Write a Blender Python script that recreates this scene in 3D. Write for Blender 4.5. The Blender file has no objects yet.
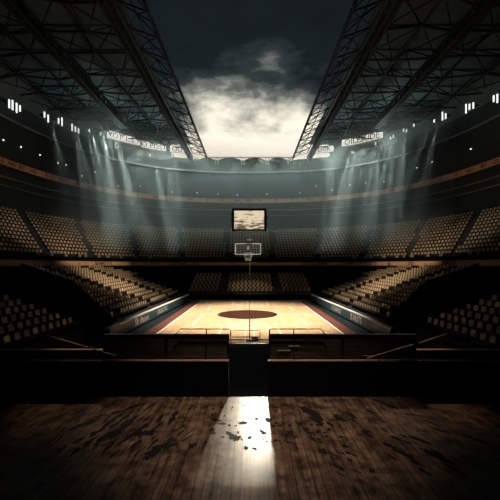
import bpy, math, random
from mathutils import Vector, Matrix
random.seed(7)
PI = math.pi
S = bpy.context.scene
C = S.collection
CZ = 5.5            # eye height above the court
F = 333.0
HOOP_Y = 23.6
HY = 265.0

# ------------------------------------------------------------------ camera, sky, light, exposure
cam_d = bpy.data.cameras.new('camera'); cam_d.sensor_width = 36; cam_d.lens = 36*F/500
cam_d.shift_y = (HY-250)/500; cam_d.clip_end = 1000
cam = bpy.data.objects.new('camera', cam_d); C.objects.link(cam)
cam.location = (0, 0, CZ); cam.rotation_euler = (PI/2, 0, 0)
S.camera = cam
S.view_settings.view_transform = 'Standard'; S.view_settings.look = 'None'
S.view_settings.gamma = 1; S.view_settings.use_curve_mapping = False
S.view_settings.exposure = 0.0
try:
    S.cycles.volume_bounces = 0; S.cycles.max_bounces = 5; S.cycles.volume_step_rate = 4
    S.cycles.use_denoising = True
    S.cycles.sample_clamp_indirect = 4
except Exception: pass

def world():
    w = bpy.data.worlds.new('sky'); S.world = w; w.use_nodes = True
    nt = w.node_tree; n = nt.nodes; L = nt.links; n.clear()
    out = n.new('ShaderNodeOutputWorld'); bg = n.new('ShaderNodeBackground')
    tc = n.new('ShaderNodeTexCoord'); sep = n.new('ShaderNodeSeparateXYZ')
    mp = n.new('ShaderNodeMapping'); mp.inputs['Scale'].default_value = (1.6, 1.0, 3.6)
    mp.inputs['Location'].default_value = (0.35, 0, 0.15)
    ns = n.new('ShaderNodeTexNoise'); ns.inputs['Scale'].default_value = 3.4; ns.inputs['Detail'].default_value = 7
    ns.inputs['Roughness'].default_value = 0.58; ns.inputs['Distortion'].default_value = 0.15
    def m(op, a, b):
        q = n.new('ShaderNodeMath'); q.operation = op
        for i, v in enumerate((a, b)):
            if isinstance(v, (int, float)): q.inputs[i].default_value = v
            else: L.new(v, q.inputs[i])
        return q.outputs[0]
    L.new(tc.outputs['Generated'], sep.inputs[0]); L.new(tc.outputs['Generated'], mp.inputs[0]); L.new(mp.outputs[0], ns.inputs[0])
    nz = m('MULTIPLY', m('SUBTRACT', ns.outputs[0], 0.5), 0.36)
    side = m('MULTIPLY', m('MULTIPLY', sep.outputs[0], sep.outputs[0]), 1.5)
    back = m('MULTIPLY', m('MAXIMUM', m('SUBTRACT', 0.5, sep.outputs[1]), 0.0), 1.2)
    e = m('ADD', m('ADD', sep.outputs[2], nz), m('ADD', side, back))
    r = n.new('ShaderNodeValToRGB'); cr = r.color_ramp
    L.new(e, r.inputs[0])
    cr.elements[0].position = 0.31; cr.elements[0].color = (1.0, 0.93, 0.78, 1)
    cr.elements[1].position = 0.80; cr.elements[1].color = (0.0035, 0.0055, 0.007, 1)
    for p, c in ((0.385, (0.86, 0.80, 0.66)), (0.43, (0.42, 0.41, 0.35)), (0.465, (0.13, 0.14, 0.13)),
                 (0.50, (0.030, 0.038, 0.040)), (0.56, (0.009, 0.013, 0.016))):
        k = cr.elements.new(p); k.color = (*c, 1)
    L.new(r.outputs[0], bg.inputs[0]); bg.inputs[1].default_value = 1.2
    L.new(bg.outputs[0], out.inputs[0])
world()

def spot(name, loc, aim, power, color, size, blend=0.5, radius=0.2, square=False):
    l = bpy.data.lights.new(name, 'SPOT'); l.energy = power; l.color = color
    l.spot_size = math.radians(size); l.spot_blend = blend; l.shadow_soft_size = radius; l.use_square = square
    o = bpy.data.objects.new(name, l); C.objects.link(o); o.location = loc
    o.rotation_euler = (Vector(aim)-Vector(loc)).to_track_quat('-Z', 'Y').to_euler()
    return o
WARM = (1.0, 0.80, 0.56); TEAL = (0.78, 0.95, 0.87)
spot('court_flood', (0, 33, CZ+24), (0, 36, 0), 122000, (1.0, 0.87, 0.70), 52, 0.8, 0.6)
for s in (-1, 1):
    spot('stand_flood', (s*2, 44, CZ+20), (s*14.5, 42, 2.0), 17000, WARM, 32, 1.0, 0.5)
    spot('tier_flood', (s*2, 30, CZ+19), (s*31, 46, CZ+3), 9000, (1.0, 0.88, 0.70), 21, 1.0, 0.4)
    spot('fascia_fill', (s*3, 26, CZ-2), (s*22, 48, CZ+0.2), 20000, WARM, 25, 0.9, 0.3)  # unseen fill spot, added to brighten the tier fascia
    spot('ring_fill', (s*5, 34, CZ+12), (s*34, 48, CZ+14.3), 2600, (1, .60, .34), 34, 1.0, 0.4)  # added orange fill for the ends of the high fascia, no fixture
    spot('rail_fill', (s*5.4, 12.3, CZ+1.6), (s*4.9, 10.6, CZ-2.4), 420 if s > 0 else 340, (1.0, .72, .5), 42, 0.8, 0.1)  # unseen spots added so the brown handrails show up
spot('end_flood', (0, 40, CZ+20), (0, 57, 0), 8000, WARM, 17, 0.9, 0.5)
spot('hoop_fill', (2, 6, CZ+19), (0, HOOP_Y, CZ+1.1), 22000, (1, .95, .85), 7, 0.5, 0.1)  # narrow fill added to whiten the backboard frame, source unseen
spot('deck_fill', (0.5, 6.8, CZ+12), (0.2, 9.3, 1.5), 7500, (1.0, 0.78, 0.60), 35, 1.0, 0.3)  # invented warm fill over the deck, without a fixture
spot('patch_fill', (0.85, 22.8, CZ+2.1), (-0.26, 8.5, 1.5), 8500, (1.0, 0.90, 0.70), 9.5, 0.95, 0.2)  # added bare spot: throws the bright deck patch through the gap

# ------------------------------------------------------------------ materials
def mat(name, col, rough=0.6, metal=0.0, emis=0.0, noise=0.0, nscale=6, stretch=None, alpha=1.0, spec=0.5):
    m = bpy.data.materials.new(name); m.use_nodes = True; nt = m.node_tree; b = nt.nodes['Principled BSDF']
    b.inputs['Base Color'].default_value = (*col, 1); b.inputs['Roughness'].default_value = rough
    b.inputs['Metallic'].default_value = metal; b.inputs['Specular IOR Level'].default_value = spec
    if emis:
        b.inputs['Emission Color'].default_value = (*col, 1); b.inputs['Emission Strength'].default_value = emis
    tc = nt.nodes.new('ShaderNodeTexCoord'); mp = nt.nodes.new('ShaderNodeMapping')
    if stretch: mp.inputs['Scale'].default_value = stretch
    ns = nt.nodes.new('ShaderNodeTexNoise'); ns.inputs['Scale'].default_value = nscale; ns.inputs['Detail'].default_value = 4
    mx = nt.nodes.new('ShaderNodeMix'); mx.data_type = 'RGBA'
    mx.inputs['A'].default_value = (*[c*(1-noise) for c in col], 1)
    mx.inputs['B'].default_value = (*[min(1, c*(1+noise)) for c in col], 1)
    L = nt.links
    if name == 'tan_plastic':      # every seat its own tone, by where it stands
        ge = nt.nodes.new('ShaderNodeNewGeometry'); L.new(ge.outputs['Position'], mp.inputs[0])
    else: L.new(tc.outputs['Object'], mp.inputs[0])
    L.new(mp.outputs[0], ns.inputs[0])
    L.new(ns.outputs[0], mx.inputs['Factor']); L.new(mx.outputs['Result'], b.inputs['Base Color'])
    return m

def planks(name, c1, c2, width, length, rough=0.4, grain=0.5, along='Y', gap=0.012, spec=0.5, wear=0.0):
    m = bpy.data.materials.new(name); m.use_nodes = True; nt = m.node_tree; N = nt.nodes; L = nt.links
    b = N['Principled BSDF']; tc = N.new('ShaderNodeTexCoord'); mp = N.new('ShaderNodeMapping')
    if along == 'Y': mp.inputs['Rotation'].default_value = (0, 0, PI/2)
    if along == 'XZ': mp.inputs['Rotation'].default_value = (PI/2, 0, 0)
    L.new(tc.outputs['Object'], mp.inputs[0])
    br = N.new('ShaderNodeTexBrick'); L.new(mp.outputs[0], br.inputs[0])
    br.inputs['Scale'].default_value = 1; br.inputs['Brick Width'].default_value = length; br.inputs['Row Height'].default_value = width
    br.inputs['Mortar Size'].default_value = gap; br.inputs['Mortar Smooth'].default_value = 0.3
    br.inputs['Color1'].default_value = (*c1, 1); br.inputs['Color2'].default_value = (*c2, 1)
    br.inputs['Mortar'].default_value = (*[x*0.18 for x in c1], 1); br.offset = 0.37
    m2 = N.new('ShaderNodeMapping'); m2.inputs['Scale'].default_value = (0.7, 14, 14) 
    L.new(mp.outputs[0], m2.inputs[0])
    ns = N.new('ShaderNodeTexNoise'); ns.inputs['Scale'].default_value = 1.3; ns.inputs['Detail'].default_value = 6
    ns.inputs['Roughness'].default_value = 0.65; L.new(m2.outputs[0], ns.inputs[0])
    rp = N.new('ShaderNodeMapRange'); rp.inputs['From Min'].default_value = 0.3; rp.inputs['From Max'].default_value = 0.7
    rp.inputs['To Min'].default_value = 1-grain; rp.inputs['To Max'].default_value = 1+grain*0.6
    L.new(ns.outputs[0], rp.inputs[0])
    mx = N.new('ShaderNodeVectorMath'); mx.operation = 'SCALE'
    L.new(br.outputs[0], mx.inputs[0]); L.new(rp.outputs[0], mx.inputs['Scale'])
    last = mx.outputs[0]
    if wear:
        n2 = N.new('ShaderNodeTexNoise'); n2.inputs['Scale'].default_value = 2.6 if wear > .5 else 1.6; n2.inputs['Detail'].default_value = 8
        n2.inputs['Roughness'].default_value = 0.7; L.new(tc.outputs['Object'], n2.inputs[0])
        r2 = N.new('ShaderNodeMapRange'); r2.inputs['From Min'].default_value = 0.38; r2.inputs['From Max'].default_value = 0.62
        r2.inputs['To Min'].default_value = 1-wear; r2.inputs['To Max'].default_value = 1+wear
        L.new(n2.outputs[0], r2.inputs[0])
        v2 = N.new('ShaderNodeVectorMath'); v2.operation = 'SCALE'; L.new(last, v2.inputs[0]); L.new(r2.outputs[0], v2.inputs['Scale']); last = v2.outputs[0]
    L.new(last, b.inputs['Base Color'])
    b.inputs['Roughness'].default_value = rough; b.inputs['Specular IOR Level'].default_value = spec
    r3 = N.new('ShaderNodeMapRange'); r3.inputs['To Min'].default_value = rough*0.75; r3.inputs['To Max'].default_value = min(1, rough*1.3)
    L.new(ns.outputs[0], r3.inputs[0]); L.new(r3.outputs[0], b.inputs['Roughness'])
    return m

M = dict(
 concrete=mat('dark_concrete', (0.030, 0.034, 0.036), 0.85, noise=0.35, nscale=2),
 hallfloor=mat('hall_floor', (0.008, 0.015, 0.020), 0.7, noise=0.3, nscale=1.5, spec=0.2),
 wall=mat('teal_wall', (0.014, 0.026, 0.030), 0.8, noise=0.3, nscale=0.6),
 clere=mat('clerestory_panel', (0.10, 0.115, 0.115), 0.8, noise=0.3, nscale=0.6),
 black=mat('black_wall', (0.003, 0.0035, 0.0045), 0.9, noise=0.3, nscale=3, spec=0.08),
 steel=mat('dark_steel', (0.006, 0.007, 0.008), 0.8, 0.0, noise=0.3),
 roof=mat('roof_panel', (0.055, 0.080, 0.090), 0.8, noise=0.3, nscale=0.5),
 seat=mat('tan_plastic', (0.46, 0.35, 0.22), 0.5, noise=0.35, nscale=1.1),
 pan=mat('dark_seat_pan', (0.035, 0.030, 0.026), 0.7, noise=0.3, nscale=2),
 seatm=mat('seat_metal', (0.05, 0.05, 0.05), 0.5, 0.6),
 fascia=mat('fascia_tan', (0.56, 0.33, 0.19), 0.6, noise=0.25, nscale=0.7),
 ink=mat('dark_lettering', (0.015, 0.015, 0.018), 0.7),
 white=mat('white_paint', (0.72, 0.70, 0.66), 0.5, noise=0.1),
 pale=mat('pale_trim', (0.22, 0.24, 0.23), 0.6, noise=0.2),
 teal=mat('blue_teal_board', (0.020, 0.075, 0.095), 0.5, noise=0.35, nscale=1.2),
 apron=mat('red_apron', (0.14, 0.040, 0.024), 0.5, noise=0.6, nscale=1.3),
 line=mat('court_line', (0.90, 0.88, 0.82), 0.4, noise=0.05),
 rail=mat('rail_black', (0.010, 0.010, 0.012), 0.4, 0.4),
 brass=mat('rail_brown', (0.55, 0.36, 0.24), 0.4, 0.3, noise=0.15),
 lamp=mat('lamp_glass', (0.95, 1.0, 0.92), 0.4, emis=1.1),
 dot=mat('small_lamp', (1.0, 0.93, 0.8), 0.4, emis=1.6),
 banner=mat('lit_banner', (0.62, 0.60, 0.52), 0.5, emis=1.7, noise=0.15, nscale=1),
 stain=mat('dark_stain', (0.006, 0.005, 0.005), 0.75, noise=0.3, spec=0.2),
 net=mat('white_cord', (0.75, 0.74, 0.70), 0.8, emis=0, noise=0.1),
 monitor=mat('pale_case', (0.25, 0.25, 0.23), 0.5, noise=0.2),
)
M['court'] = planks('court_wood', (0.68, 0.45, 0.26), (0.56, 0.35, 0.19), 0.22, 3.2, 0.42, 0.22, 'Y', 0.006, wear=0.14)
M['circle'] = planks('circle_wood', (0.070, 0.025, 0.014), (0.040, 0.015, 0.009), 0.35, 1.8, 0.6, 0.5, 'X', 0.03, wear=0.35, spec=0.12)
M['deck'] = planks('deck_wood', (0.145, 0.094, 0.062), (0.085, 0.054, 0.037), 0.17, 3.6, 0.30, 0.6, 'Y', 0.010, wear=0.7, spec=0.45)
M['board'] = planks('dark_boards', (0.055, 0.042, 0.033), (0.028, 0.021, 0.017), 0.125, 2.4, 0.5, 0.8, 'XZ', 0.012, wear=0.4)

def glass_mat():
    m = bpy.data.materials.new('clear_glass'); m.use_nodes = True; b = m.node_tree.nodes['Principled BSDF']
    b.inputs['Base Color'].default_value = (0.9, 0.95, 0.95, 1); b.inputs['Roughness'].default_value = 0.05
    b.inputs['Alpha'].default_value = 0.03
    return m
M['glass'] = glass_mat()

def screen_mat():
    m = bpy.data.materials.new('screen_picture'); m.use_nodes = True; nt = m.node_tree; N = nt.nodes; L = nt.links
    b = N['Principled BSDF']; tc = N.new('ShaderNodeTexCoord'); mp = N.new('ShaderNodeMapping')
    mp.inputs['Scale'].default_value = (1.1, 1, 4.2); mp.inputs['Location'].default_value = (2.3, 0, 1.4); L.new(tc.outputs['Object'], mp.inputs[0])
    ns = N.new('ShaderNodeTexNoise'); ns.inputs['Scale'].default_value = 1.5; ns.inputs['Detail'].default_value = 5; L.new(mp.outputs[0], ns.inputs[0])
    sp = N.new('ShaderNodeSeparateXYZ'); L.new(tc.outputs['Object'], sp.inputs[0])
    a = N.new('ShaderNodeMath'); a.operation = 'MULTIPLY_ADD'; L.new(sp.outputs[2], a.inputs[0]); a.inputs[1].default_value = 0.16
    L.new(ns.outputs[0], a.inputs[2])
    r = N.new('ShaderNodeValToRGB'); L.new(a.outputs[0], r.inputs[0]); e = r.color_ramp.elements
    e[0].position = 0.36; e[0].color = (0.10, 0.075, 0.05, 1); e[1].position = 0.52; e[1].color = (0.80, 0.66, 0.46, 1)
    k = r.color_ramp.elements.new(0.44); k.color = (0.42, 0.33, 0.22, 1)
    L.new(r.outputs[0], b.inputs['Emission Color']); b.inputs['Emission Strength'].default_value = 0.95
    b.inputs['Base Color'].default_value = (0.02, 0.02, 0.02, 1); b.inputs['Roughness'].default_value = 0.3
    return m
M['screen'] = screen_mat()

# ------------------------------------------------------------------ helpers
class MB:
    def __init__(s): s.v = []; s.f = []
    def add(s, vs, fs):
        o = len(s.v); s.v += [tuple(v) for v in vs]; s.f += [tuple(i+o for i in f) for f in fs]; return s
    def box(s, c, d, mx=None):
        x, y, z = d[0]/2, d[1]/2, d[2]/2
        vs = [Vector((a*x, b*y, e*z)) for a in (-1, 1) for b in (-1, 1) for e in (-1, 1)]
        if mx: vs = [mx @ v for v in vs]
        vs = [v+Vector(c) for v in vs]
        return s.add(vs, [(0,1,3,2),(4,6,7,5),(0,4,5,1),(2,3,7,6),(0,2,6,4),(1,5,7,3)])
    def bar(s, p, q, w, h=None, sides=4):
        p, q = Vector(p), Vector(q); d = q-p
        if d.length < 1e-5: return s
        d.normalize(); up = Vector((0, 0, 1)) if abs(d.z) < 0.95 else Vector((0, 1, 0))
        a = d.cross(up).normalized(); b = a.cross(d).normalized(); h = h or w; vs = []
        for e in (p, q):
            for k in range(sides):
                t = 2*PI*(k+0.5)/sides; g = 0.7071 if sides == 4 else 0.5
                vs.append(e + a*math.cos(t)*w*g + b*math.sin(t)*h*g)
        n = sides
        fs = [(k, (k+1) % n, n+(k+1) % n, n+k) for k in range(n)] + [tuple(range(n))[::-1], tuple(range(n, 2*n))]
        return s.add(vs, fs)
    def path(s, pts, w, sides=6):
        pts = [Vector(p) for p in pts]
        n = sides; vs = []
        for i, p in enumerate(pts):
            d = (pts[min(i+1, len(pts)-1)]-pts[max(i-1, 0)]).normalized()
            up = Vector((0, 0, 1)) if abs(d.z) < 0.9 else Vector((0, 1, 0))
            a = d.cross(up).normalized(); b = a.cross(d).normalized()
            for k in range(n):
                t = 2*PI*k/n; vs.append(p + a*math.cos(t)*w/2 + b*math.sin(t)*w/2)
        fs = [(i*n+k, i*n+(k+1) % n, (i+1)*n+(k+1) % n, (i+1)*n+k) for i in range(len(pts)-1) for k in range(n)]
        fs += [tuple(range(n))[::-1], tuple(range((len(pts)-1)*n, len(pts)*n))]
        return s.add(vs, fs)
    def extr(s, outline, dirv):
        n = len(outline); d = Vector(dirv); vs = [Vector(p) for p in outline]; vs += [v+d for v in vs]
        return s.add(vs, [tuple(range(n))[::-1], tuple(range(n, 2*n))] + [(k, (k+1) % n, n+(k+1) % n, n+k) for k in range(n)])
    def build(s, name, m, parent=None, smooth=False):
        me = bpy.data.meshes.new(name); me.from_pydata(s.v, [], s.f); me.update()
        if m: me.materials.append(m)
        if smooth:
            for p in me.polygons: p.use_smooth = True
        o = bpy.data.objects.new(name, me); C.objects.link(o)
        if parent: o.parent = parent
        return o
def tag(o, label=None, cat=None, group=None, kind=None):
    if label: o['label'] = label
    if cat: o['category'] = cat
    if group: o['group'] = group
    if kind: o['kind'] = kind
    return o
def empty(name, loc, label, cat, group=None, rz=0):
    o = bpy.data.objects.new(name, None); C.objects.link(o); o.location = loc; o.rotation_euler = (0, 0, rz)
    return tag(o, label, cat, group)
def struct(name, mb, m, smooth=False): return tag(mb.build(name, m, None, smooth), kind='structure')
def copy_tree(o, parent=None):
    c = o.copy(); C.objects.link(c); c.parent = parent
    for ch in [x for x in o.children]: copy_tree(ch, c)
    return c

def text_mesh(s, size, align='CENTER', depth=0.0):
    cu = bpy.data.curves.new('t', 'FONT'); cu.body = s; cu.size = size; cu.align_x = align; cu.align_y = 'CENTER'; cu.resolution_u = 2; cu.extrude = depth; cu.offset = size*0.02
    o = bpy.data.objects.new('t', cu); me = o.to_mesh()
    vs = [v.co.copy() for v in me.vertices]; fs = [tuple(p.vertices) for p in me.polygons]
    o.to_mesh_clear(); bpy.data.objects.remove(o); bpy.data.curves.remove(cu)
    return vs, fs

# bowl plan: a superellipse round the court's middle
NE = 2.5; CY = 37.0; BN = 50.0
def se(t, a, b):
    c, s_ = math.cos(t), math.sin(t)
    bb = b if s_ >= 0 else BN
    return Vector((a*math.copysign(abs(c)**(2/NE), c), CY+bb*math.copysign(abs(s_)**(2/NE), s_), 0))
def trange(t0, t1, n):
    return [math.radians(t0+(t1-t0)*i/n) for i in range(n+1)]
def loft(mb, prof, ts, closed=True, loop=False):
    o = len(mb.v); P = len(prof); n = len(ts)
    for t in ts:
        for a, b, z in prof:
            v = se(t, a, b); v.z = z; mb.v.append(tuple(v))
    for i in range(n if loop else n-1):
        j = (i+1) % n
        for k in range(P if closed else P-1):
            l = (k+1) % P
            mb.f.append((o+i*P+k, o+i*P+l, o+j*P+l, o+j*P+k))
    if closed and not loop:
        mb.f.append(tuple(o+k for k in range(P))[::-1]); mb.f.append(tuple(o+(n-1)*P+k for k in range(P)))
    return mb
class Arc:      # arc-length table along one ring, running from the right end over the far end to the left end
    def __init__(s, a, b, t0=-30, t1=210, n=1600):
        s.t = trange(t0, t1, n); s.p = [se(t, a, b) for t in s.t]; s.l = [0]
        for i in range(n): s.l.append(s.l[-1]+(s.p[i+1]-s.p[i]).length)
        s.len = s.l[-1]
    def at(s, d):
        import bisect
        i = max(1, min(len(s.l)-1, bisect.bisect_left(s.l, d))); f = (d-s.l[i-1])/max(1e-9, s.l[i]-s.l[i-1])
        p = s.p[i-1].lerp(s.p[i], f); tg = (s.p[i]-s.p[i-1]).normalized()
        return p, tg          # position, tangent (counter-clockwise)
    def of_px(s, px):         # the arc length seen at picture column px
        best = None
        for l, p in zip(s.l, s.p):
            if p.y > 5:
                e = abs(250+F*p.x/p.y-px)
                if best is None or e < best[0]: best = (e, l)
        return best[1]

# ------------------------------------------------------------------ setting
R = 9.5                                     # half width of the roof opening
struct('floor_hall', MB().box((0, 33, -0.1), (78, 96, 0.2)), M['hallfloor'])
# court
mb = MB().box((0, 37, 0.02), (15, 28, 0.04)); struct('floor_court', mb, M['court'])
for s in (-1, 1):
    struct('floor_apron', MB().box((s*8.02, 37, 0.02), (0.95, 29.6, 0.035)), M['apron'])
struct('floor_apron', MB().box((0, 51.5, 0.02), (15.05, 0.9, 0.035)), M['apron'])
lines = MB(); lz = 0.046
def ln(x0, y0, x1, y1, w=0.12):
    lines.bar((x0, y0, lz), (x1, y1, lz), w*1.0, 0.006)
def arcl(cx, cy, r, a0, a1, w=0.13, n=36):
    for i in range(n):
        a = math.radians(a0+(a1-a0)*i/n); b = math.radians(a0+(a1-a0)*(i+1)/n)
        p = [(cx+rr*math.cos(q), cy+rr*math.sin(q), lz+0.002) for q, rr in ((a, r-w/2), (b, r-w/2), (b, r+w/2), (a, r+w/2))]
        lines.add(p, [(0, 1, 2, 3)])
for s in (-1, 1): ln(s*7.4, 23.1, s*7.4, 50.9, 0.16)
ln(-7.4, 50.9, 7.4, 50.9, 0.13); ln(-7.4, 23.1, 7.4, 23.1); ln(-7.4, 37, -3.35, 37); ln(3.35, 37, 7.4, 37)
for y0, sg in ((50.9, -1), (23.1, 1)):
    for s in (-1, 1):
        ln(s*2.45, y0, s*2.45, y0+sg*5.8); ln(s*6.3, y0, s*6.3, y0+sg*3.0)
        ln(s*0.35, y0, s*0.35, y0+sg*8.5, 0.06)
    ln(-2.45, y0+sg*5.8, 2.45, y0+sg*5.8)
    arcl(0, y0+sg*5.8, 1.8, 0, 360)
    arcl(0, y0+sg*1.6, 6.45, 180+13 if sg < 0 else 13, 360-13 if sg < 0 else 180-13, n=48)
for s in (-1, 1): ln(s*5.2, 30, s*5.2, 34.5); ln(s*5.2, 40, s*5.2, 44)
arcl(-0.3, 37, 3.42, 0, 360, 0.08, 64)
struct('floor_lines', lines, M['line'])
mb = MB(); n = 64
mb.extr([(-0.3+3.35*math.cos(2*PI*k/n), 37+3.35*math.sin(2*PI*k/n), 0.03) for k in range(n)], (0, 0, 0.013))
struct('floor_circle', mb, M['circle'])

# near deck
struct('floor_deck', MB().box((0, 3.05, 1.4), (60, 14.1, 0.2)), M['deck'])
struct('wall_deck_front', MB().box((0, 10.0, 0.64), (60, 0.16, 1.3)), M['black'])

# bowl: concourse wall, upper tier, upper wall
full = trange(0, 360, 240)[:-1]
far = trange(-30, 210, 200)
struct('wall_concourse', loft(MB(), [(26.6, 29.1, 0), (26.6, 29.1, CZ-0.3), (26.9, 29.4, CZ-0.3), (26.9, 29.4, 0)], far), M['black'])
NR = 13; UA, UB = 25.0, 27.5; UP = (10.0/NR, 10.4/NR); UZ0 = CZ+0.55; URZ = 7.3/NR
prof = []
for k in range(NR):
    a, b = UA+k*UP[0], UB+k*UP[1]; z = UZ0+k*URZ
    prof += [(a, b, z), (a+UP[0], b+UP[1], z)]
prof += [(35.2, 38.2, UZ0+NR*URZ), (35.4, 38.4, UZ0+NR*URZ), (35.4, 38.4, CZ-0.2), (24.7, 27.2, CZ-0.2), (24.7, 27.2, UZ0+0.0)]
struct('floor_upper_tier', loft(MB(), prof, far), M['concrete'])
WT = CZ+23.6
struct('wall_bowl', loft(MB(), [(35.2, 38.2, 0.0), (35.2, 38.2, WT), (35.8, 38.8, WT), (35.8, 38.8, 0.0)], full, loop=True), M['wall'])
for nm, t0, t1 in (('right', -60, 66), ('left', 114, 240)):
    ts_ = [t for t in trange(t0, t1, 60)]
    struct('wall_clerestory_'+nm, loft(MB(), [(35.3, 38.3, WT), (35.3, 38.3, CZ+27.7), (35.6, 38.6, CZ+27.7), (35.6, 38.6, WT)], ts_), M['clere'])
# bands that run along the wall
def band(name, a, b, z0, z1, m, th=0.25, ts=far): return struct(name, loft(MB(), [(a-th, b-th, z0), (a-th, b-th, z1), (a, b, z1), (a, b, z0)], ts), m)
band('trim_wall_cable', 35.2, 38.2, CZ+20.75, CZ+20.95, M['pale'], 0.3)
band('trim_wall_ledge', 35.2, 38.2, CZ+12.3, CZ+12.42, M['pale'], 0.4)
band('trim_wall_shelf', 35.2, 38.2, CZ+11.1, CZ+11.2, M['pale'], 0.4)
band('trim_tier_curb', 24.75, 27.25, UZ0-0.02, UZ0+0.55, M['black'], 0.12)

# lower stands: stepped concrete, straight rows beside the court and behind the far end
LR = 14; LP = 0.86; LZ = 0.29; LX = 10.7; LZ0 = 0.85
def ymax_at(X):
    q = 1-(abs(X)/24.4)**NE
    return CY+26.9*max(0, q)**(1/NE)
def near_end(k): return 25.3+0.95*min(k, 8)
def side_span(k):
    X = LX+k*LP
    y1 = min(52.5-0.05*k, ymax_at(X)-0.3) if k < 9 else ymax_at(X)-0.3
    y0 = near_end(k)+1.0
    return X, y0, y1
for s, nm in ((-1, 'floor_stand_left'), (1, 'floor_stand_right')):
    mb = MB()
    for k in range(LR):
        X, y0, y1 = side_span(k); z = LZ0+k*LZ
        mb.box((s*(X+LP/2), (y0+y1)/2, z/2), (LP, y1-y0, z))
    struct(nm, mb, M['concrete'])
    mb = MB()
    for k in range(9):        # near corner stand, beyond the tunnel
        X = 11.3+k*0.86; z = 1.2+k*0.30
        mb.box((s*(X+0.43), 19.3, z/2), (0.86, 6.6, z))
    struct(nm.replace('stand', 'corner_stand'), mb, M['concrete'])
FR = 9; FY = 54.2; FP = 0.95; FZ0 = 0.75; FZ = 0.31
mb = MB()
for k in range(FR):
    w = 20.6; z = FZ0+k*FZ
    mb.box((0, FY+k*FP+FP/2, z/2), (w, FP, z))
struct('floor_stand_far', mb, M['concrete'])

# ------------------------------------------------------------------ roof wings
RZ0, RZ1, RZL = CZ+23.7, CZ+27.8, CZ+25.5
for s, nm in ((-1, 'left'), (1, 'right')):
    mb = MB().box((s*25.6, 31, RZ1+0.15), (24.0, 92, 0.25))
    struct('ceiling_'+nm, mb, M['roof'])
    xs = [R+4.1+i*4.35 for i in range(6)]; ys = [-12+i*4.4 for i in range(20)]
    mb = MB(); rnd = random.Random(5+s)
    J = lambda v, q=0.5: v+rnd.uniform(-q, q)
    nb = {}; nt_ = {}
    for i, x in enumerate(xs):
        for j, y in enumerate(ys):
            nb[i, j] = (s*(x+J(0,.7)), y+J(0,.9), RZL); nt_[i, j] = (s*(x+2.1), y+2.2, RZ1)
    for i in range(len(xs)):
        for j in range(len(ys)):
            if i+1 < len(xs): mb.bar(nb[i, j], nb[i+1, j], 0.2)
            if j+1 < len(ys): mb.bar(nb[i, j], nb[i, j+1], 0.15)
            mb.bar(nb[i, j], nt_[i, j], 0.12)
            if i+1 < len(xs): mb.bar(nb[i+1, j], nt_[i, j], 0.12)
            if j+1 < len(ys): mb.bar(nb[i, j+1], nt_[i, j], 0.12)
            if i+1 < len(xs) and j+1 < len(ys):
                mb.bar(nb[i+1, j+1], nt_[i, j], 0.12)
                if rnd.random() < 0.8: mb.bar(nb[i, j], nb[i+1, j+1], 0.10) if rnd.random() < 0.5 else mb.bar(nb[i+1, j], nb[i, j+1], 0.10)
            if i+1 < len(xs): mb.bar(nt_[i, j], nt_[min(i+1, 5), j], 0.14)
            if j+1 < len(ys): mb.bar(nt_[i, j], nt_[i, j+1], 0.10)
    tag(mb.build('roof_lattice', M['steel']), f'dark steel space-frame lattice under the {nm} roof wing', 'lattice', None)
    # girders running the length of the wing
    def girder(name, x, w, h, z, label, y1=74.3):
        g = empty(name, (s*x, -12, z), label, 'girder')
        a, b = (-w/2, w/2)
        for q in (a, b):
            MB().bar((q, 0, 0), (q, y1+12, 0), 0.26).build('chord', M['steel'], g)
            MB().bar((q, 0, h), (q, y1+12, h), 0.22).build('chord', M['steel'], g)
        wb = MB(); n = int((y1+12)/0.8)
        for i in range(n):
            ya, yb = i*(y1+12)/n, (i+1)*(y1+12)/n
            for q in (a, b): wb.bar((q, ya, 0 if i % 2 else h), (q, yb, h if i % 2 else 0), 0.13)
            wb.bar((a, ya, 0), (b, yb, 0), 0.15); wb.bar((b, ya, 0), (a, yb, 0), 0.15)
            wb.bar((a, ya, 0), (b, ya, 0), 0.15)
        wb.build('web_bracing', M['steel'], g)
        return g
    girder('roof_girder', 13.0, 0.55, 0.9, RZ0-0.6, f'heavy dark girder nearest the roof opening on the {nm} wing')
    girder('roof_girder', 22.0, 0.7, 1.1, RZ0+0.1, f'heavy dark girder across the middle of the {nm} roof wing', 58)
    # open edge truss: two chords and zigzag bracing that shows the sky
    g = empty('edge_truss', (s*R, -12, RZ0), f'open zigzag truss edging the sky opening on the {nm} wing', 'truss')
    L_ = 86.4
    MB().bar((0, 0, 0), (0, L_, 0), 0.30).build('chord', M['steel'], g)
    MB().bar((s*1.6, 0, 0.9), (s*1.6, L_, 0.9), 0.10).build('chord', M['steel'], g)
    MB().bar((s*3.2, 0, 1.2), (s*3.2, L_, 1.2), 0.14).build('chord', M['steel'], g)
    wb = MB(); n = 24; re_ = random.Random(20+s)
    for i in range(n):
        ya, yb = i*L_/n, (i+1)*L_/n; ym = (ya+yb)/2+re_.uniform(-.5, .5)
        wb.bar((0, ya, 0), (s*3.2, ya, 1.2), 0.13)
        wb.bar((0, ya, 0), (s*1.6, ym, .9), 0.09); wb.bar((s*1.6, ym, .9), (0, yb, 0), 0.09)
        wb.bar((s*3.2, ya, 1.2), (s*1.6, ym, .9), 0.08); wb.bar((s*1.6, ym, .9), (s*3.2, yb, 1.2), 0.08)
        wb.bar((0, ym, 0), (s*3.2, yb, 1.2) if i % 2 else (s*3.2, ya, 1.2), 0.07)
    wb.build('web_bracing', M['steel'], g)

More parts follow.
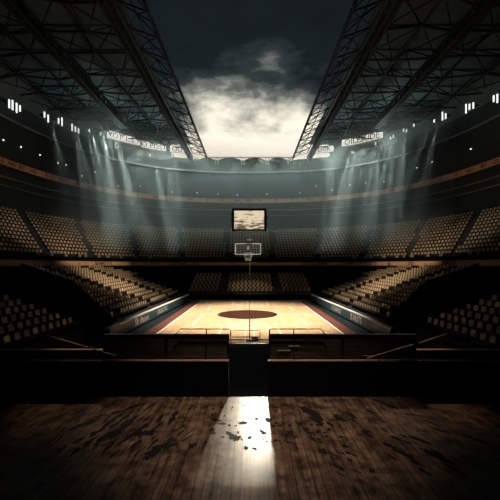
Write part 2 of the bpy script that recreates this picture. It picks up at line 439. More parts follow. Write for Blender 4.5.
# rim over the far wall: top rail, twin posts and low arched screens between them
arcW = Arc(35.4, 38.4)
rim = empty('rim_arcade', (0, 74.95, WT), 'arched rim screen with white twin posts below the open sky', 'parapet')
MB().box((0, 0, 0.62), (2*R+1.4, 0.25, 0.12)).build('top_rail', M['pale'], rim)
for px in (197, 217, 243, 267, 289):
    x = (px-250)/F*75.3
    for q in (-0.28, 0.28):
        MB().box((x+q, -0.25, -0.25), (0.22, 0.2, 1.7)).build('post', M['white'], rim)
for a, b in ((197, 217), (217, 243), (243, 267), (267, 289)):
    xa, xb = (a-250)/F*75.3+0.5, (b-250)/F*75.3-0.5
    pts = [(xa, 0, -0.3), (xb, 0, -0.3)] + [((xa+xb)/2+(xb-xa)/2*math.cos(PI*k/12), 0, -0.1+0.62*math.sin(PI*k/12)) for k in range(13)]
    MB().extr(pts, (0, 0.25, 0)).build('arched_screen', M['wall'], rim)

# ------------------------------------------------------------------ fascia boards with their lettering
def ring_text(mbt, arc, s0, z, txt, size, off=0.02):
    vs, fs = text_mesh(txt, size)
    out = []
    for v in vs:
        p, tg = arc.at(s0 - v.x)             # the arc runs right to left, so reading direction is minus
        nrm = Vector((-tg.y, tg.x, 0))       # inward
        q = p + nrm*off; out.append((q.x, q.y, z+v.y))
    mbt.add(out, fs)
def token_text(arc, s0, z, txt, size, root, off=0.02):      # one lettering part per run of letters
    toks = txt.split(' '); ws = []
    for t in toks:
        vs, _ = text_mesh(t, size); ws.append(max(v.x for v in vs)-min(v.x for v in vs))
    x = -(sum(ws)+size*0.35*(len(ws)-1))/2
    for t, w in zip(toks, ws):
        mt = MB(); ring_text(mt, arc, s0-(x+w/2), z, t, size, off); mt.build('lettering', M['ink'], root); x += w+size*0.35
def fascia(name, a, b, z0, z1, label, words, size):
    root = loft(MB(), [(a, b, z0), (a, b, z1), (a+0.15, b+0.15, z1), (a+0.15, b+0.15, z0)], far).build(name, M['fascia'])
    tag(root, label, 'fascia board')
    arc = Arc(a, b)
    for px, w in words:
        token_text(arc, arc.of_px(px), (z0+z1)/2, w, size, root)
    for z in (z0, z1):
        loft(MB(), [(a-0.06, b-0.06, z-0.04), (a-0.06, b-0.06, z+0.04), (a, b, z+0.04), (a, b, z-0.04)], far).build('edge_strip', M['ink'], root)
    return root
fascia('fascia_board', 24.5, 27.0, CZ-0.12, CZ+0.56, 'tan lettered fascia board along the front of the upper tier',
       [(50, 'III SCD'), (79, 'o'), (104, 'BSAMO S EL'), (131, 'I OE'), (152, 'DL OF B S'), (178, 'OAT DLR'), (196, 'ALS'),
        (305, 'SOI'), (322, 'IOBIB'), (346, 'O REAMIS'), (373, 'DI O'), (389, '@'), (411, 'DD'), (449, 'BIEMFGIA')], 0.66)
wd = []
for i, px in enumerate([2, 12, 22, 34, 46, 62, 78, 90, 104, 122, 138, 156, 172, 190, 207, 222, 237, 248, 260, 276, 292, 310, 326, 342, 360, 376, 392, 408, 424, 440, 456, 470, 484, 496]):
    wd.append((px, ['II', 'OS', 'IM', 'D', 'BIT', 'SEO', 'LI', 'NO', 'E', 'OIL'][(i*7) % 10]))
fascia('fascia_board', 34.7, 37.7, CZ+13.9, CZ+14.95, 'narrow tan lettered fascia board high on the bowl wall', wd, 0.8)

# lit banners below the roof edge
arcB = Arc(34.6, 37.6)
def banner(px0, px1, zt, zb, txt, label, m=M['banner'], size=None):
    s0, s1 = arcB.of_px(px0), arcB.of_px(px1)
    n = 10; g = None; mb = MB(); vs = []
    for i in range(n+1):
        p, tg = arcB.at(s0+(s1-s0)*i/n); nr = Vector((-tg.y, tg.x, 0))
        for off, z in ((0, zb), (0, zt), (-0.2, zt), (-0.2, zb)):
            q = p+nr*off; vs.append((q.x, q.y, z))
    fs = [(i*4+k, i*4+(k+1) % 4, i*4+4+(k+1) % 4, i*4+4+k) for i in range(n) for k in range(4)] + [(0, 3, 2, 1), (n*4, n*4+1, n*4+2, n*4+3)]
    mb.add(vs, fs); root = tag(mb.build('lit_banner', m), label, 'banner', None)
    token_text(arcB, (s0+s1)/2, (zt+zb)/2, txt, size or (zt-zb)*0.75, root, 0.03)
    tr = MB()
    for z in (zt, zb):
        pts = []
        for i in range(n+1):
            p, tg = arcB.at(s0+(s1-s0)*i/n); nr = Vector((-tg.y, tg.x, 0)); q = p+nr*0.04; pts.append((q.x, q.y, z))
        tr.path(pts, 0.12, 4)
    tr.build('trim_strip', M['steel'], root)
def BZ(px, py):
    p, _ = arcB.at(arcB.of_px(px)); return CZ+(HY-py)/F*p.y
for a_, b_, py_, h_, t_, l_, z_ in ((108, 140, 138.3, 1.5, 'VOT L.S.Y', 'long lit white banner furthest left of the three below the left roof wing', 1.5),
        (142, 166, 146.3, 1.35, 'O POST', 'lit white banner between two others below the left roof wing', 1.5),
        (170, 184, 149.6, 1.3, 'OU', 'short lit white banner beside the left heavy girder end', 1.5),
        (342, 382, 139.3, 1.45, 'OILESUDE', 'long lit white banner with slanting run below the right roof wing', 1.65),
        (315, 333, 149.6, 1.3, 'DFIR', 'short lit white banner beside the right heavy girder end', 1.3)):
    zc = BZ((a_+b_)/2, py_); banner(a_, b_, zc+h_/2, zc-h_/2, t_, l_, size=z_)

# floodlight clusters high on the wall: narrow tall lamps, with the beams they throw
arcL = Arc(34.5, 37.5)
clusters = [(14, 105, 4), (45.5, 116, 2), (60, 120.5, 2), (75, 129.5, 3), (89, 131, 1), (102, 135.5, 2), (118, 147, 1), (150, 154, 1), (172, 155, 1),
            (330, 156, 1), (352, 152, 1), (376, 145, 1), (392, 136.5, 2), (405, 131, 2), (414, 124, 1), (435, 121, 1), (444.5, 116.5, 2), (470, 108, 3), (496, 99, 2)]
names_l = ['first', 'second', 'third', 'fourth', 'fifth', 'sixth', 'seventh', 'eighth', 'ninth', 'tenth']
beam_i = {102: 1.0, 118: 1.3, 150: 0.9, 172: 0.8, 75: 0.5, 45.5: 0.15, 89: .8, 330: 0.9, 352: 1.1, 376: 1.2, 392: 1.0, 405: 0.7, 435: 0.25}
for i, (px, py, n) in enumerate(clusters):
    s0 = arcL.of_px(px); p, tg = arcL.at(s0); z = CZ+(HY-py)/F*p.y; side = 'left' if px < 250 else 'right'
    ordn = names_l[i] if px < 250 else names_l[len(clusters)-1-i]
    g = empty('floodlight', (p.x, p.y, z), f'cluster of narrow white floodlights, {ordn} from the {side} edge under the roof', 'floodlight', None, math.atan2(tg.y, tg.x))
    # local x runs along the wall (towards the viewer's left), local y points inward
    w = 0.2
    for q in range(n):
        x = (q-(n-1)/2)*0.62+random.uniform(-.06, .06); h = random.choice((0.9, 1.2, 1.4)) if n > 1 and abs(px-250) > 160 else 0.5
        lm = MB().box((x, 0.10, random.uniform(-.3, .3)), (w, 0.1, h)).build('lamp', M['lamp'], g)
    MB().box((0, -0.27, 0), (n*0.62+0.1, 0.55, 0.2)).build('bracket', M['steel'], g)
    k = beam_i.get(px, 0)
    if k:
        nr = Vector((-tg.y, tg.x, 0)); src = p+nr*0.5+Vector((0, 0, z-0.6))
        for r_ in range(2):
            inward = random.uniform(5, 11); along = random.uniform(-3, 3)
            aim = p+nr*inward+tg*along; aim.z = CZ+2
            spot('flood_beam', src+tg*random.uniform(-1, 1), aim, 30000*k, TEAL, random.uniform(8, 16), 1.0, 0.15)
# broad glow below the roof edge from added area lights without fixtures
for px, pw in ((120, 380), (155, 600), (190, 520), (222, 420), (250, 420), (278, 420), (310, 520), (345, 600), (380, 380)):
    p, tg = arcL.at(arcL.of_px(px)); nr = Vector((-tg.y, tg.x, 0)); q = p+nr*1.6
    l = bpy.data.lights.new('haze_fill', 'AREA'); l.energy = pw; l.color = TEAL; l.shape = 'RECTANGLE'; l.size = 9; l.size_y = 1.2; l.spread = math.radians(115)
    o = bpy.data.objects.new('haze_fill', l); C.objects.link(o); o.location = (q.x, q.y, CZ+23.2)
    o.rotation_euler = (math.radians(-12), 0, math.atan2(tg.y, tg.x))

for s in (-1, 1):      # unseen spots added to lighten the roof underside near the rim
    for x, y, pw in ((17, 67, 420), (24, 60, 330), (12, 70, 160)):
        spot('roof_fill', (s*x, y, CZ+20.8), (s*(x+1), y-9, CZ+27.5), pw*6.5, TEAL, 120, 1.0, 1.5)

# small round lamps above the high fascia
arcD = Arc(35.0, 38.0)
dots = [(3, 140), (21, 147), (40, 155), (58, 163), (66, 165), (82, 176), (95, 172), (118, 186), (140, 186), (172, 192), (197, 193), (218, 194), (237, 195), (267, 194), (300, 193), (316, 186), (332, 190), (350, 185), (366, 183), (384, 182), (417, 168), (432, 162), (471, 149)]
proto = None
for px, py in dots:
    p, tg = arcD.at(arcD.of_px(px)); z = CZ+(HY-py)/F*p.y
    if proto is None:
        mb = MB(); n = 10
        for q, r_ in ((0, .11), (.06, .10), (.1, .05)):
            mb.v += [(r_*math.cos(2*PI*k/n), q, r_*math.sin(2*PI*k/n)) for k in range(n)]
        mb.f = [(a*n+k, a*n+(k+1) % n, (a+1)*n+(k+1) % n, (a+1)*n+k) for a in range(2) for k in range(n)] + [tuple(range(n))[::-1], tuple(range(2*n, 3*n))]
        o = proto = mb.build('wall_lamp', M['dot'])
    else: o = proto.copy(); C.objects.link(o)
    o.location = (p.x, p.y, z); o.rotation_euler = (0, 0, math.atan2(tg.y, tg.x))
    tag(o, 'tiny round lamp glowing on the dark wall above the high tan fascia', 'lamp', 'tiny lamps along the bowl wall')

# ------------------------------------------------------------------ seats
def outline(w, h, z0, r=0.09, y=0.0, tilt=0.18):
    pts = []
    for cx, cz, a0 in ((w/2-r, z0+h-r, 0), (-w/2+r, z0+h-r, 90)):
        for k in range(4):
            a = math.radians(a0+k*30); x = cx+r*math.cos(a); z = cz+r*math.sin(a); pts.append((x, y+(z-z0)*tilt, z))
    pts += [(-w/2, y, z0), (w/2, y, z0)]
    return pts
def backrest(): return MB().extr(outline(0.40, 0.34, 0.47, y=0.16), (0, 0.05, 0))
def pan():
    mb = MB(); pr = [(-0.26, 0.44), (-0.28, 0.40), (-0.25, 0.37), (0.17, 0.36), (0.19, 0.41), (-0.05, 0.425)]
    return mb.extr([(-0.22, y, z) for y, z in pr], (0.44, 0, 0))
def legs(): return MB().box((-0.2, 0.12, 0.19), (0.04, 0.28, 0.38)).box((0.2, 0.12, 0.19), (0.04, 0.28, 0.38)).box((0, 0.2, 0.33), (0.4, 0.04, 0.05))
seats = []      # (x, y, z, rz, stand, row)
rs = random.Random(3)
def aisle(v, aisles, w): return any(abs(v-a) < w for a in aisles)
for s, nm in ((-1, 'left'), (1, 'right')):
    for k in range(LR):
        X, y0, y1 = side_span(k); z = LZ0+k*LZ; y = y0+0.4+(k%2)*0.3
        while y < y1-0.4:
            if not aisle(y, (28.5, 37.0, 45.5), 0.75): seats.append((s*(X+0.45), y, z, s*-PI/2, nm, k))
            y += 0.68
    for k in range(9):
        X = 11.3+k*0.86; z = 1.2+k*0.30; y = 16.4
        while y < 22.4: seats.append((s*(X+0.45), y, z, s*-PI/2, nm+' corner', k)); y += 0.72
for k in range(FR):
    x = -9.9
    while x < 9.95:
        if not aisle(x, (-4.6, 4.4), 0.75): seats.append((x+(k%2)*0.22, FY+k*FP+0.55, FZ0+k*FZ, 0, 'far', k))
        x += 0.70
for k in range(1, NR):
    a, b = UA+(k+0.5)*UP[0], UB+(k+0.5)*UP[1]; arc = Arc(a, b); ref = arc.len
    s_ = 0.5
    while s_ < arc.len-0.5:
        fr = (s_/arc.len*17) % 1
        if 0.06 < fr < 0.94:
            p, tg = arc.at(s_); nr = Vector((-tg.y, tg.x, 0))
            if p.y > 22: seats.append((p.x, p.y, UZ0+k*URZ, math.atan2(nr.y, nr.x)+PI/2, 'upper', k))
        s_ += 0.66
def px_of(x, y, z): return 250+F*x/y, HY-F*(z-CZ)/y
vis = []; rest = []
for q in seats:
    u, v = px_of(q[0], q[1], q[2]+0.6)
    (vis if -4 < u < 504 and v < 338 else rest).append(q)
vis.sort(key=lambda q: q[1]**2+q[0]**2)
near, others = vis[:300], vis[300:]
ORD = ['front', 'second', 'third', 'fourth', 'fifth', 'sixth', 'seventh', 'eighth', 'ninth', 'tenth', 'eleventh', 'twelfth', 'thirteenth', 'fourteenth']
st = empty('stadium_seat', (0, 0, 0), 'x', 'seat')
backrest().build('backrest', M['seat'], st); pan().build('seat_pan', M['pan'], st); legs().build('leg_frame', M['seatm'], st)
for i, (x, y, z, rz, nm, k) in enumerate(near):
    o = st if i == 0 else copy_tree(st)
    o.location = (x, y, z); o.rotation_euler = (0, 0, rz)
    if 'corner' in nm:
        lab = f'shadowed tan seat in the {ORD[k]} row of the dark {nm} stand beyond the tunnel'
    elif nm == 'upper': lab = f'tan seat in the {ORD[k]} row of the upper tier above the fascia'
    else: lab = f'tan folding seat in the {ORD[k]} row up from the {nm} courtside board'
    tag(o, lab, 'seat', f'{nm} stand, {ORD[k]} row of seats')
mb = MB()
simple = MB().extr([(0.20, 0.16, 0.47), (0.20, 0.22, 0.74), (0.12, 0.23, 0.81), (-0.12, 0.23, 0.81), (-0.20, 0.22, 0.74), (-0.20, 0.16, 0.47)], (0, 0.05, 0))
nback = len(simple.f)
simple.add(*(lambda p: (p.v, p.f))(pan())); simple.box((0, 0.12, 0.19), (0.3, 0.2, 0.38))
for (x, y, z, rz, nm, k) in others+rest:
    c_, s_ = math.cos(rz), math.sin(rz)
    mb.add([(x+v[0]*c_-v[1]*s_, y+v[0]*s_+v[1]*c_, z+v[2]) for v in simple.v], simple.f)
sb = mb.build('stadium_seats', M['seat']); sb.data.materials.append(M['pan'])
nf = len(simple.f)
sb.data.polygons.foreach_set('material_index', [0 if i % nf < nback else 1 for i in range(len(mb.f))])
tag(sb, 'distant rows of tan seats filling the lower stands and the upper tier', 'seats', None, 'stuff')

# ------------------------------------------------------------------ courtside boards
for s, nm, txt in ((-1, 'left', ['Slk dtanon', 'CALNLTAIG']), (1, 'right', ['IS NUTS', 'IL I DANOS'])):
    A = Vector((s*10.0, 23.6, 0)); B = Vector((s*9.3, 50.6, 0)); d = (B-A); L_ = d.length; ang = math.atan2(d.y, d.x)
    g = empty('courtside_board', tuple(A), f'long teal advertising board with white cap along the {nm} sideline', 'advertising board', None, ang)
    inw = 1 if s > 0 else -1
    MB().box((L_/2, 0, 0.48), (L_, 0.12, 0.96)).build('panel', M['teal'], g)
    MB().box((L_/2, -inw*0.12, 1.0), (L_+0.1, 0.36, 0.08)).build('cap', M['white'], g)
    MB().box((L_/2, inw*0.07, 0.06), (L_, 0.06, 0.12)).build('skirting', M['black'], g)
    for w, u0 in zip(txt, (6.6, 13.0)):
        vs, fs = text_mesh(w, 0.85 if u0 < 8 else 0.7)
        u = u0 if s < 0 else u0+0.5
        if s < 0:   # seen from the court side: right side of the run is the board's far end
            out = [(u+v.x, -0.075, 0.55+v.y) for v in vs]
        else: out = [(u-v.x, 0.075, 0.55+v.y) for v in vs]
        MB().add(out, fs).build('lettering', M['white'], g)
g = empty('end_barrier', (0, 53.4, 0), 'low dark barrier behind the far baseline', 'barrier')
MB().box((0, 0, 0.42), (20.6, 0.12, 0.84)).build('panel', M['black'], g)
MB().box((0, 0, 0.88), (20.8, 0.2, 0.06)).build('cap', M['pale'], g)

# curved parapet walls where the side stands end at the tunnel
for s, nm in ((-1, 'left'), (1, 'right')):
    pts = []
    for k in range(LR+1):
        pts.append((s*(LX-0.2+k*LP), near_end(min(k, LR-1))-0.05, LZ0+k*LZ+0.75))
    mb = MB(); vs = []
    for p in pts:
        for dy, z in ((-0.08, 0), (-0.08, p[2]), (0.08, p[2]), (0.08, 0)): vs.append((p[0], p[1]+dy, z))
    n = len(pts); mb.add(vs, [(i*4+k, i*4+(k+1) % 4, i*4+4+(k+1) % 4, i*4+4+k) for i in range(n-1) for k in range(4)] + [(0, 3, 2, 1), ((n-1)*4, (n-1)*4+1, (n-1)*4+2, (n-1)*4+3)])
    w = tag(mb.build('tunnel_parapet', M['black']), f'dark sloping parapet closing the near end of the {nm} stand', 'parapet')
    MB().path([(p[0], p[1]-0.0, p[2]+0.02) for p in pts], 0.05).build('coping', M['pale'], w)

# columns under the upper tier
for px in (20, 78, 425, 480):
    arc = Arc(25.2, 27.7); p, tg = arc.at(arc.of_px(px))
    g = empty('support_column', (p.x, p.y, 0), f'slim column under the upper tier at the {"far left" if px < 40 else "left" if px < 250 else "far right" if px > 460 else "right"}', 'column')
    mb = MB().bar((0, 0, 0), (0, 0, CZ-0.2), 0.2, sides=10); mb.build('shaft', M['pale'], g)
    MB().box((0, 0, CZ-0.3), (0.4, 0.4, 0.16)).build('capital', M['pale'], g)

# press desk with small monitors at the foot of the upper tier
arc = Arc(25.3, 27.8)
struct('trim_press_desk', loft(MB(), [(25.05, 27.55, UZ0+0.45), (25.05, 27.55, UZ0+0.5), (25.5, 28.0, UZ0+0.5), (25.5, 28.0, UZ0+0.45)], far), M['black'])
pm = None
for px in (38, 52, 66, 80, 86, 99, 108, 121, 136, 150, 354, 366, 371, 384, 397, 404, 412, 428, 441, 470, 478):
    p, tg = arc.at(arc.of_px(px))
    if pm is None:
        pm = empty('desk_monitor', (0, 0, 0), 'x', 'monitor')
        MB().box((0, 0, 0.28), (0.55, 0.06, 0.36)).build('case', M['monitor'], pm)
        MB().box((0, 0, 0.05), (0.08, 0.08, 0.1)).box((0, 0, 0.01), (0.26, 0.2, 0.02)).build('foot', M['rail'], pm)
        o = pm
    else: o = copy_tree(pm)
    o.location = (p.x, p.y, UZ0+0.5); o.rotation_euler = (0, 0, math.atan2(tg.y, tg.x)+random.uniform(-.3, .3))
    sd = 'left' if px < 250 else 'right'
    tag(o, f'small pale monitor on the press desk above the {sd} fascia', 'monitor', f'monitors on the {sd} press desk')

# ------------------------------------------------------------------ hoop and video board on one mast
HYD = HOOP_Y
def pz(py, d): return CZ+(HY-py)/F*d
h = empty('basketball_hoop', (-0.02, HYD, 0), 'tall basketball hoop with clear backboard on a thin mast at the near baseline', 'basketball hoop')
MB().box((0.2, 0, 0.08), (0.9, 0.6, 0.16)).box((0.35, 0, 0.25), (0.5, 0.4, 0.2)).build('base', M['rail'], h)
mast = MB().bar((0, 0, 0.0), (0, 0, pz(319, HYD)), 0.08, sides=8).build('mast', M['rail'], h)
MB().bar((0, 0, pz(319, HYD)), (0, 0, pz(232, HYD)), 0.03, sides=8).build('upper_mast', M['pale'], h)
bz0, bz1 = pz(254.2, HYD), pz(243.5, HYD); bx = -0.12; bw = 1.82
fr = MB()
for z in (bz0, bz1): fr.box((bx, 0.30, z), (bw, 0.05, 0.055))
for x in (-bw/2, bw/2): fr.box((bx+x, 0.30, (bz0+bz1)/2), (0.055, 0.05, bz1-bz0))
bb = MB().box((bx, 0.30, (bz0+bz1)/2), (bw-0.06, 0.02, bz1-bz0-0.06)).build('backboard', M['glass'], h)
fr.build('board_frame', M['white'], bb)
rz_ = pz(252.5, HYD); rr = 0.33
MB().path([(bx+rr*math.cos(2*PI*k/24), 0.36+rr+rr*math.sin(2*PI*k/24), rz_) for k in range(25)], 0.035).build('rim', M['white'], h)
nb = MB(); zb = pz(260.8, HYD)
for k in range(14):
    for dr in (1, -1):
        pts = []
        for j in range(6):
            f_ = j/5; r_ = rr*(1-0.38*f_**0.8); a = 2*PI*(k+dr*j*0.5)/14
            pts.append((bx+r_*math.cos(a), 0.36+rr+r_*math.sin(a), rz_+(zb-rz_)*f_))
        nb.path(pts, 0.022, 4)
nb.build('net', M['net'], h)
MB().box((bx, 0.15, (bz0+bz1)/2), (0.10, 0.28, 0.12)).box((bx, 0.26, rz_+0.25), (0.05, 0.05, 0.62)).build('bracket', M['white'], h)
MB().box((-0.02, -0.05, pz(240, HYD)), (0.42, 0.1, 0.07)).build('cross_plate', M['pale'], h)
MB().bar((0, -0.045, pz(239.5, HYD)), (0, -0.045, pz(232, HYD)), 0.045).build('bright_rod', M['pale'], h)

v = empty('video_board', (0.0, HYD, pz(231, HYD)), 'lit video board showing a cloudy cream picture above the hoop', 'screen')
vw = 34/F*HYD; vh = 22/F*HYD
MB().box((-0.06, 0.05, vh/2), (vw-0.1, 0.20, vh-0.06)).build('housing', M['rail'], v)
f_ = MB()
for z in (0.05, vh-0.05): f_.box((-0.06, -0.08, z), (vw, 0.1, 0.14))
for x in (-1, 1): f_.box((-0.06+x*(vw/2-0.06), -0.08, vh/2), (0.15, 0.1, vh))
f_.build('bezel', M['steel'], v)
sc = MB().box((0, 0, 0), (vw-0.3, 0.03, vh-0.26)).build('screen', M['screen'], v); sc.location = (-0.06, -0.07, vh/2)
for x, dz in ((-1, 0.35), (1, 0.2), (1, -0.25), (-1, 0.0)):
    MB().box((-0.06+x*(vw/2+0.05), -0.06, vh/2+dz), (0.08, 0.08, 0.22)).build('side_lamp', M['pale'], v)

# ------------------------------------------------------------------ parapet, boards and rails at the deck's far edge
D = 10.1
def PX(px, d=D): return (px-250)/F*d
def PZ(py, d=D): return CZ+(HY-py)/F*d
for s, a, b in ((-1, -700, 228.5), (1, 268, 1200)):
    nm = 'left' if s < 0 else 'right'
    x0, x1 = PX(a), PX(b); zt = PZ(361.5)
    w = struct('wall_parapet_'+nm, MB().box(((x0+x1)/2, D+0.15, (1.5+zt)/2), (x1-x0, 0.3, zt-1.5)), M['black'])
    struct('trim_parapet_'+nm, MB().box(((x0+x1)/2, D+0.06, zt+0.015), (x1-x0, 0.10, 0.03)), M['brass'])
# board panels on the parapet
for a, b, top, nm, lab in ((102, 228, 336.5, 'l', 'dark grained board panel on the parapet left of the gate'), (270, 418, 336.5, 'r', 'dark grained board panel on the parapet right of the gate'),
                      (-260, 100, 352, 'l2', 'low unlit board panel at the far left of the parapet'), (421, 760, 352, 'r2', 'low unlit board panel at the far right of the parapet')):
    x0, x1 = PX(a), PX(b); z0, z1 = PZ(361.5)+0.033, PZ(top)
    g = empty('board_panel', ((x0+x1)/2, D+0.22, z0), lab, 'panel')
    MB().box((0, 0, (z1-z0)/2), (x1-x0, 0.06, z1-z0)).build('boards', M['board'], g)
    MB().box((0, 0, z1-z0+0.012), (x1-x0+0.04, 0.12, 0.03)).build('top_edge', M['brass'] if top > 340 else M['rail'], g)
    n = max(1, int((x1-x0)/1.9))
    for i in range(n+1):
        MB().box((-(x1-x0)/2+(x1-x0)*i/n, -0.05, (z1-z0)/2), (0.06, 0.04, z1-z0)).build('batten', M['rail'], g)
# pipe railings
def railing(a, b, flip, lab, posts):
    g = empty('pipe_railing', (0, D+0.08, PZ(361.5)+0.033), lab, 'railing')
    oz = -(PZ(361.5)+0.033)
    zt = PZ(329.5)+oz; xa, xb = PX(a), PX(b)
    if flip:    # right-hand one: plain post at its left end, sloping end at its right
        pts = [(xa, 0, PZ(340)+oz), (xa, 0, zt-0.04), (xa+0.04, 0, zt), (xb-0.12, 0, zt), (xb+0.02, 0, zt-0.15)]
    else: pts = [(xa-0.02, 0, zt-0.15), (xa+0.12, 0, zt), (xb-0.04, 0, zt), (xb, 0, zt-0.04), (xb, 0, PZ(338.5)+oz)]
    MB().path(pts, 0.032).build('top_rail', M['rail'], g)
    for p in posts: MB().bar((PX(p), 0, 0), (PX(p), 0, zt), 0.034, sides=8).build('post', M['rail'], g)
    return g
railing(176, 230.5, False, 'black pipe railing on the parapet just left of the gate', (206,))
railing(269.5, 325, True, 'black pipe railing on the parapet just right of the gate', (269.8, 294))
# gate bars across the gap
g = empty('gate_barrier', (0, D+0.115, 1.5), 'black barred gate across the gap in the parapet', 'gate')
for py, t in ((340.5, 0.03), (343.0, 0.02), (345.0, 0.035)):
    MB().bar((PX(228.4), 0, PZ(py)-1.5), (PX(270), 0, PZ(py)-1.5), t).build('bar', M['brass'] if t == 0.02 else M['rail'], g)
# low railing loop in the gap
d2 = 22.4
g = empty('low_railing', (0, d2, 0), 'thin low railing on the hall floor in front of the hoop base', 'railing')
zt = PZ(330.5, d2)
MB().path([(PX(231, d2), 0, zt), (PX(258.5, d2), 0, zt), (PX(260, d2), 0, zt-0.06), (PX(260, d2), 0, 0)], 0.04).build('top_rail', M['rail'], g)
MB().bar((PX(231, d2), 0, 0), (PX(231, d2), 0, zt), 0.04).build('post', M['rail'], g)
MB().box((PX(246, d2), 0, PZ(337, d2)), (1.9, 0.05, 0.05)).build('mid_rail', M['rail'], g)

# stair handrails on both sides
def handrail(p, q, d, lab, m, nposts=3, r=0.03, down=0.85):
    a = Vector((PX(p[0], d), d, PZ(p[1], d))); b = Vector((PX(q[0], d), d, PZ(q[1], d)))
    g = empty('stair_handrail', (a.x, a.y, a.z-down), lab, 'handrail')
    o = Vector(g.location)
    MB().path([a-o, b-o], r).build('rail', m, g)
    for i in range(nposts):
        c = a.lerp(b, (i+0.5)/nposts)-o; MB().bar((c.x, 0, c.z-down), tuple(c), 0.03, sides=6).build('post', M['rail'], g)
handrail((47, 335), (88, 347.5), D+0.6, 'long brown handrail sloping down towards the left board panel', M['brass'])
handrail((90, 348), (116, 356), D-0.25, 'short brown handrail end in front of the left board panel', M['brass'], 1, down=0.6)
handrail((367, 358), (413, 344.5), D-0.25, 'brown handrail rising in front of the right board panel', M['brass'], 2, down=0.6)
handrail((419, 343), (447, 333.5), D+0.6, 'brown handrail rising to the corner stand on the right', M['brass'])
handrail((396, 333.5), (411, 322.5), 13.5, 'short pale handrail climbing from the right tunnel', M['pale'], 2, 0.05, 1.5)
handrail((447, 333.5), (640, 333.5), D+1.0, 'level dark rail in front of the right corner seats', M['pale'], 3, 0.02)
handrail((449, 343), (640, 343), D+0.9, 'lower level rail before the right corner seats', M['pale'], 3, 0.02)
handrail((-120, 342), (60, 342), D+0.9, 'level dark rail before the left corner seats', M['rail'], 3, 0.02)
for a, b, y in ((278, 291, 352), (289, 300, 347.5), (365, 372, 357)):
    o = MB().box((0, 0, 0), (PX(b)-PX(a), 0.03, 0.022)).build('grab_bar', M['pale']); o.location = ((PX(a)+PX(b))/2, D+0.165, PZ(y))
    tag(o, {352: 'longer pale bar low on the right board panel near the gate', 347.5: 'pale bar high on the right board panel near the gate', 357: 'short pale bar at the foot of the right brown handrail'}[y], 'bar')

# ------------------------------------------------------------------ dark stains on the deck
rd = random.Random(11)
stain = MB()
def blot(px, py, length, width, ang_px, jag=0.35):
    d = 4.0*F/(py-HY); x = PX(px, d)
    # direction on the floor from a picture direction
    a = math.radians(ang_px); qx, qy = px+6*math.cos(a), py+6*math.sin(a); d2_ = 4.0*F/(qy-HY)
    dirv = Vector((PX(qx, d2_)-x, d2_-d, 0)); sc_ = length/6; half = dirv*sc_/2
    nrm = Vector((-dirv.y, dirv.x, 0)).normalized(); w = width/F*d/2*(1+1.2*abs(dirv.normalized().x))
    n = 18; pts = []
    for k in range(n):
        t = 2*PI*k/n; rj = 1+rd.uniform(-jag, jag)
        v_ = Vector((x, d, 0))+half*math.cos(t)*rj+nrm*w*math.sin(t)*rj*rd.uniform(0.6, 1.4); pts.append((v_.x, v_.y, 1.503))
    pts = [p for p in pts if p[1] < 9.95]
    if len(pts) > 4:
        stain.add([(x, d, 1.504)]+pts, [(0, i+1, (i+1) % len(pts)+1) for i in range(len(pts))])
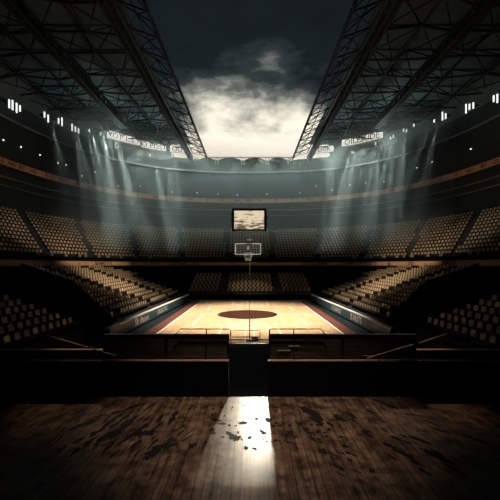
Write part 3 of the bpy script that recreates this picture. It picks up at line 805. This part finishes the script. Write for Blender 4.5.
big = [(130,408,30,3,-20),(118,412,22,3,-18),(100,416,18,2,-18),(128,424,36,5,-38),(118,430,34,6,-40),(105,437,28,5,-35),(98,432,22,4,-30),(90,441,18,3,-35),(80,440,16,3,-28),(140,430,20,5,-40),(132,435,24,4,-36),
       (112,421,26,4,-35),(124,418,28,4,-38),(82,425,24,4,-24),(62,415,16,2,-14),(78,412,20,2,-16),(92,422,18,3,-30),(175,414,9,5,-60),(160,418,12,4,-45),(172,420,10,5,-45),(140,434,12,5,-10),(150,432,14,6,-12),(158,448,26,6,-28),(150,456,18,5,-24),(170,446,16,5,-20),
       (192,446,10,4,-40),(110,446,20,3,-40),(75,452,14,3,-40),(136,444,16,3,-35),
       (216,420,12,3,10),(235,438,11,5,28),(230,434,9,3,30),(242,423,8,3,-10),(268,420,5,7,70),(256,419,5,3,0),(262,432,7,3,60),(213,431,8,4,80),(246,448,4,5,80),(222,424,9,2,5),
       (313,415,20,7,38),(306,410,12,6,30),(318,422,16,6,42),(340,418,16,5,32),(352,416,14,4,28),(330,424,8,4,40),(365,432,8,4,20),(323,452,9,4,15),(306,429,8,4,20),(345,446,8,3,25),(300,424,5,4,60),(312,438,8,3,50),(310,433,9,3,30),
       (372,412,12,3,20),(385,404,34,3,22),(390,446,16,4,25),(404,454,26,5,25),(420,440,20,4,22),(436,456,34,6,24),(455,470,24,4,28),(415,462,16,3,30),(395,438,12,3,24),(350,460,7,3,40),(425,472,18,3,30),(478,440,30,4,18),(440,430,22,3,18),(372,470,8,3,40)]
for q in big: blot(*q)
for _ in range(70):
    blot(rd.uniform(205, 345), rd.uniform(404, 450), rd.uniform(1.5, 4), rd.uniform(1, 2.6), rd.uniform(0, 180))
for _ in range(50):
    px = rd.uniform(55, 190); blot(px, rd.uniform(405, 455), rd.uniform(6, 18), rd.uniform(0.8, 2.2), -38+(px-100)*0.02+rd.uniform(-8, 8))
for _ in range(40):
    px = rd.uniform(330, 480); blot(px, rd.uniform(408, 475), rd.uniform(4, 14), rd.uniform(0.8, 2.0), 28+rd.uniform(-8, 8))
tag(stain.build('floor_stains', M['stain']), 'dark flaked streaks and spots scattered over the wooden deck', 'stains', None, 'stuff')

# ------------------------------------------------------------------ haze under the roof edge
hz = bpy.data.materials.new('haze'); hz.use_nodes = True; nt = hz.node_tree; nt.nodes.clear()
o_ = nt.nodes.new('ShaderNodeOutputMaterial'); vs_ = nt.nodes.new('ShaderNodeVolumeScatter')
vs_.inputs['Color'].default_value = (0.86, 0.95, 0.91, 1); vs_.inputs['Density'].default_value = 0.042; vs_.inputs['Anisotropy'].default_value = 0.1
nt.links.new(vs_.outputs[0], o_.inputs['Volume'])
mb = loft(MB(), [(27.5, 30.0, CZ+1.2), (22.5, 25.0, CZ+23.4), (34.6, 37.6, CZ+23.4), (34.6, 37.6, CZ+7)], trange(20, 160, 120))
hzo = tag(mb.build('haze', hz), 'pale blue-green haze hanging below the roof edge', 'haze', None, 'stuff')
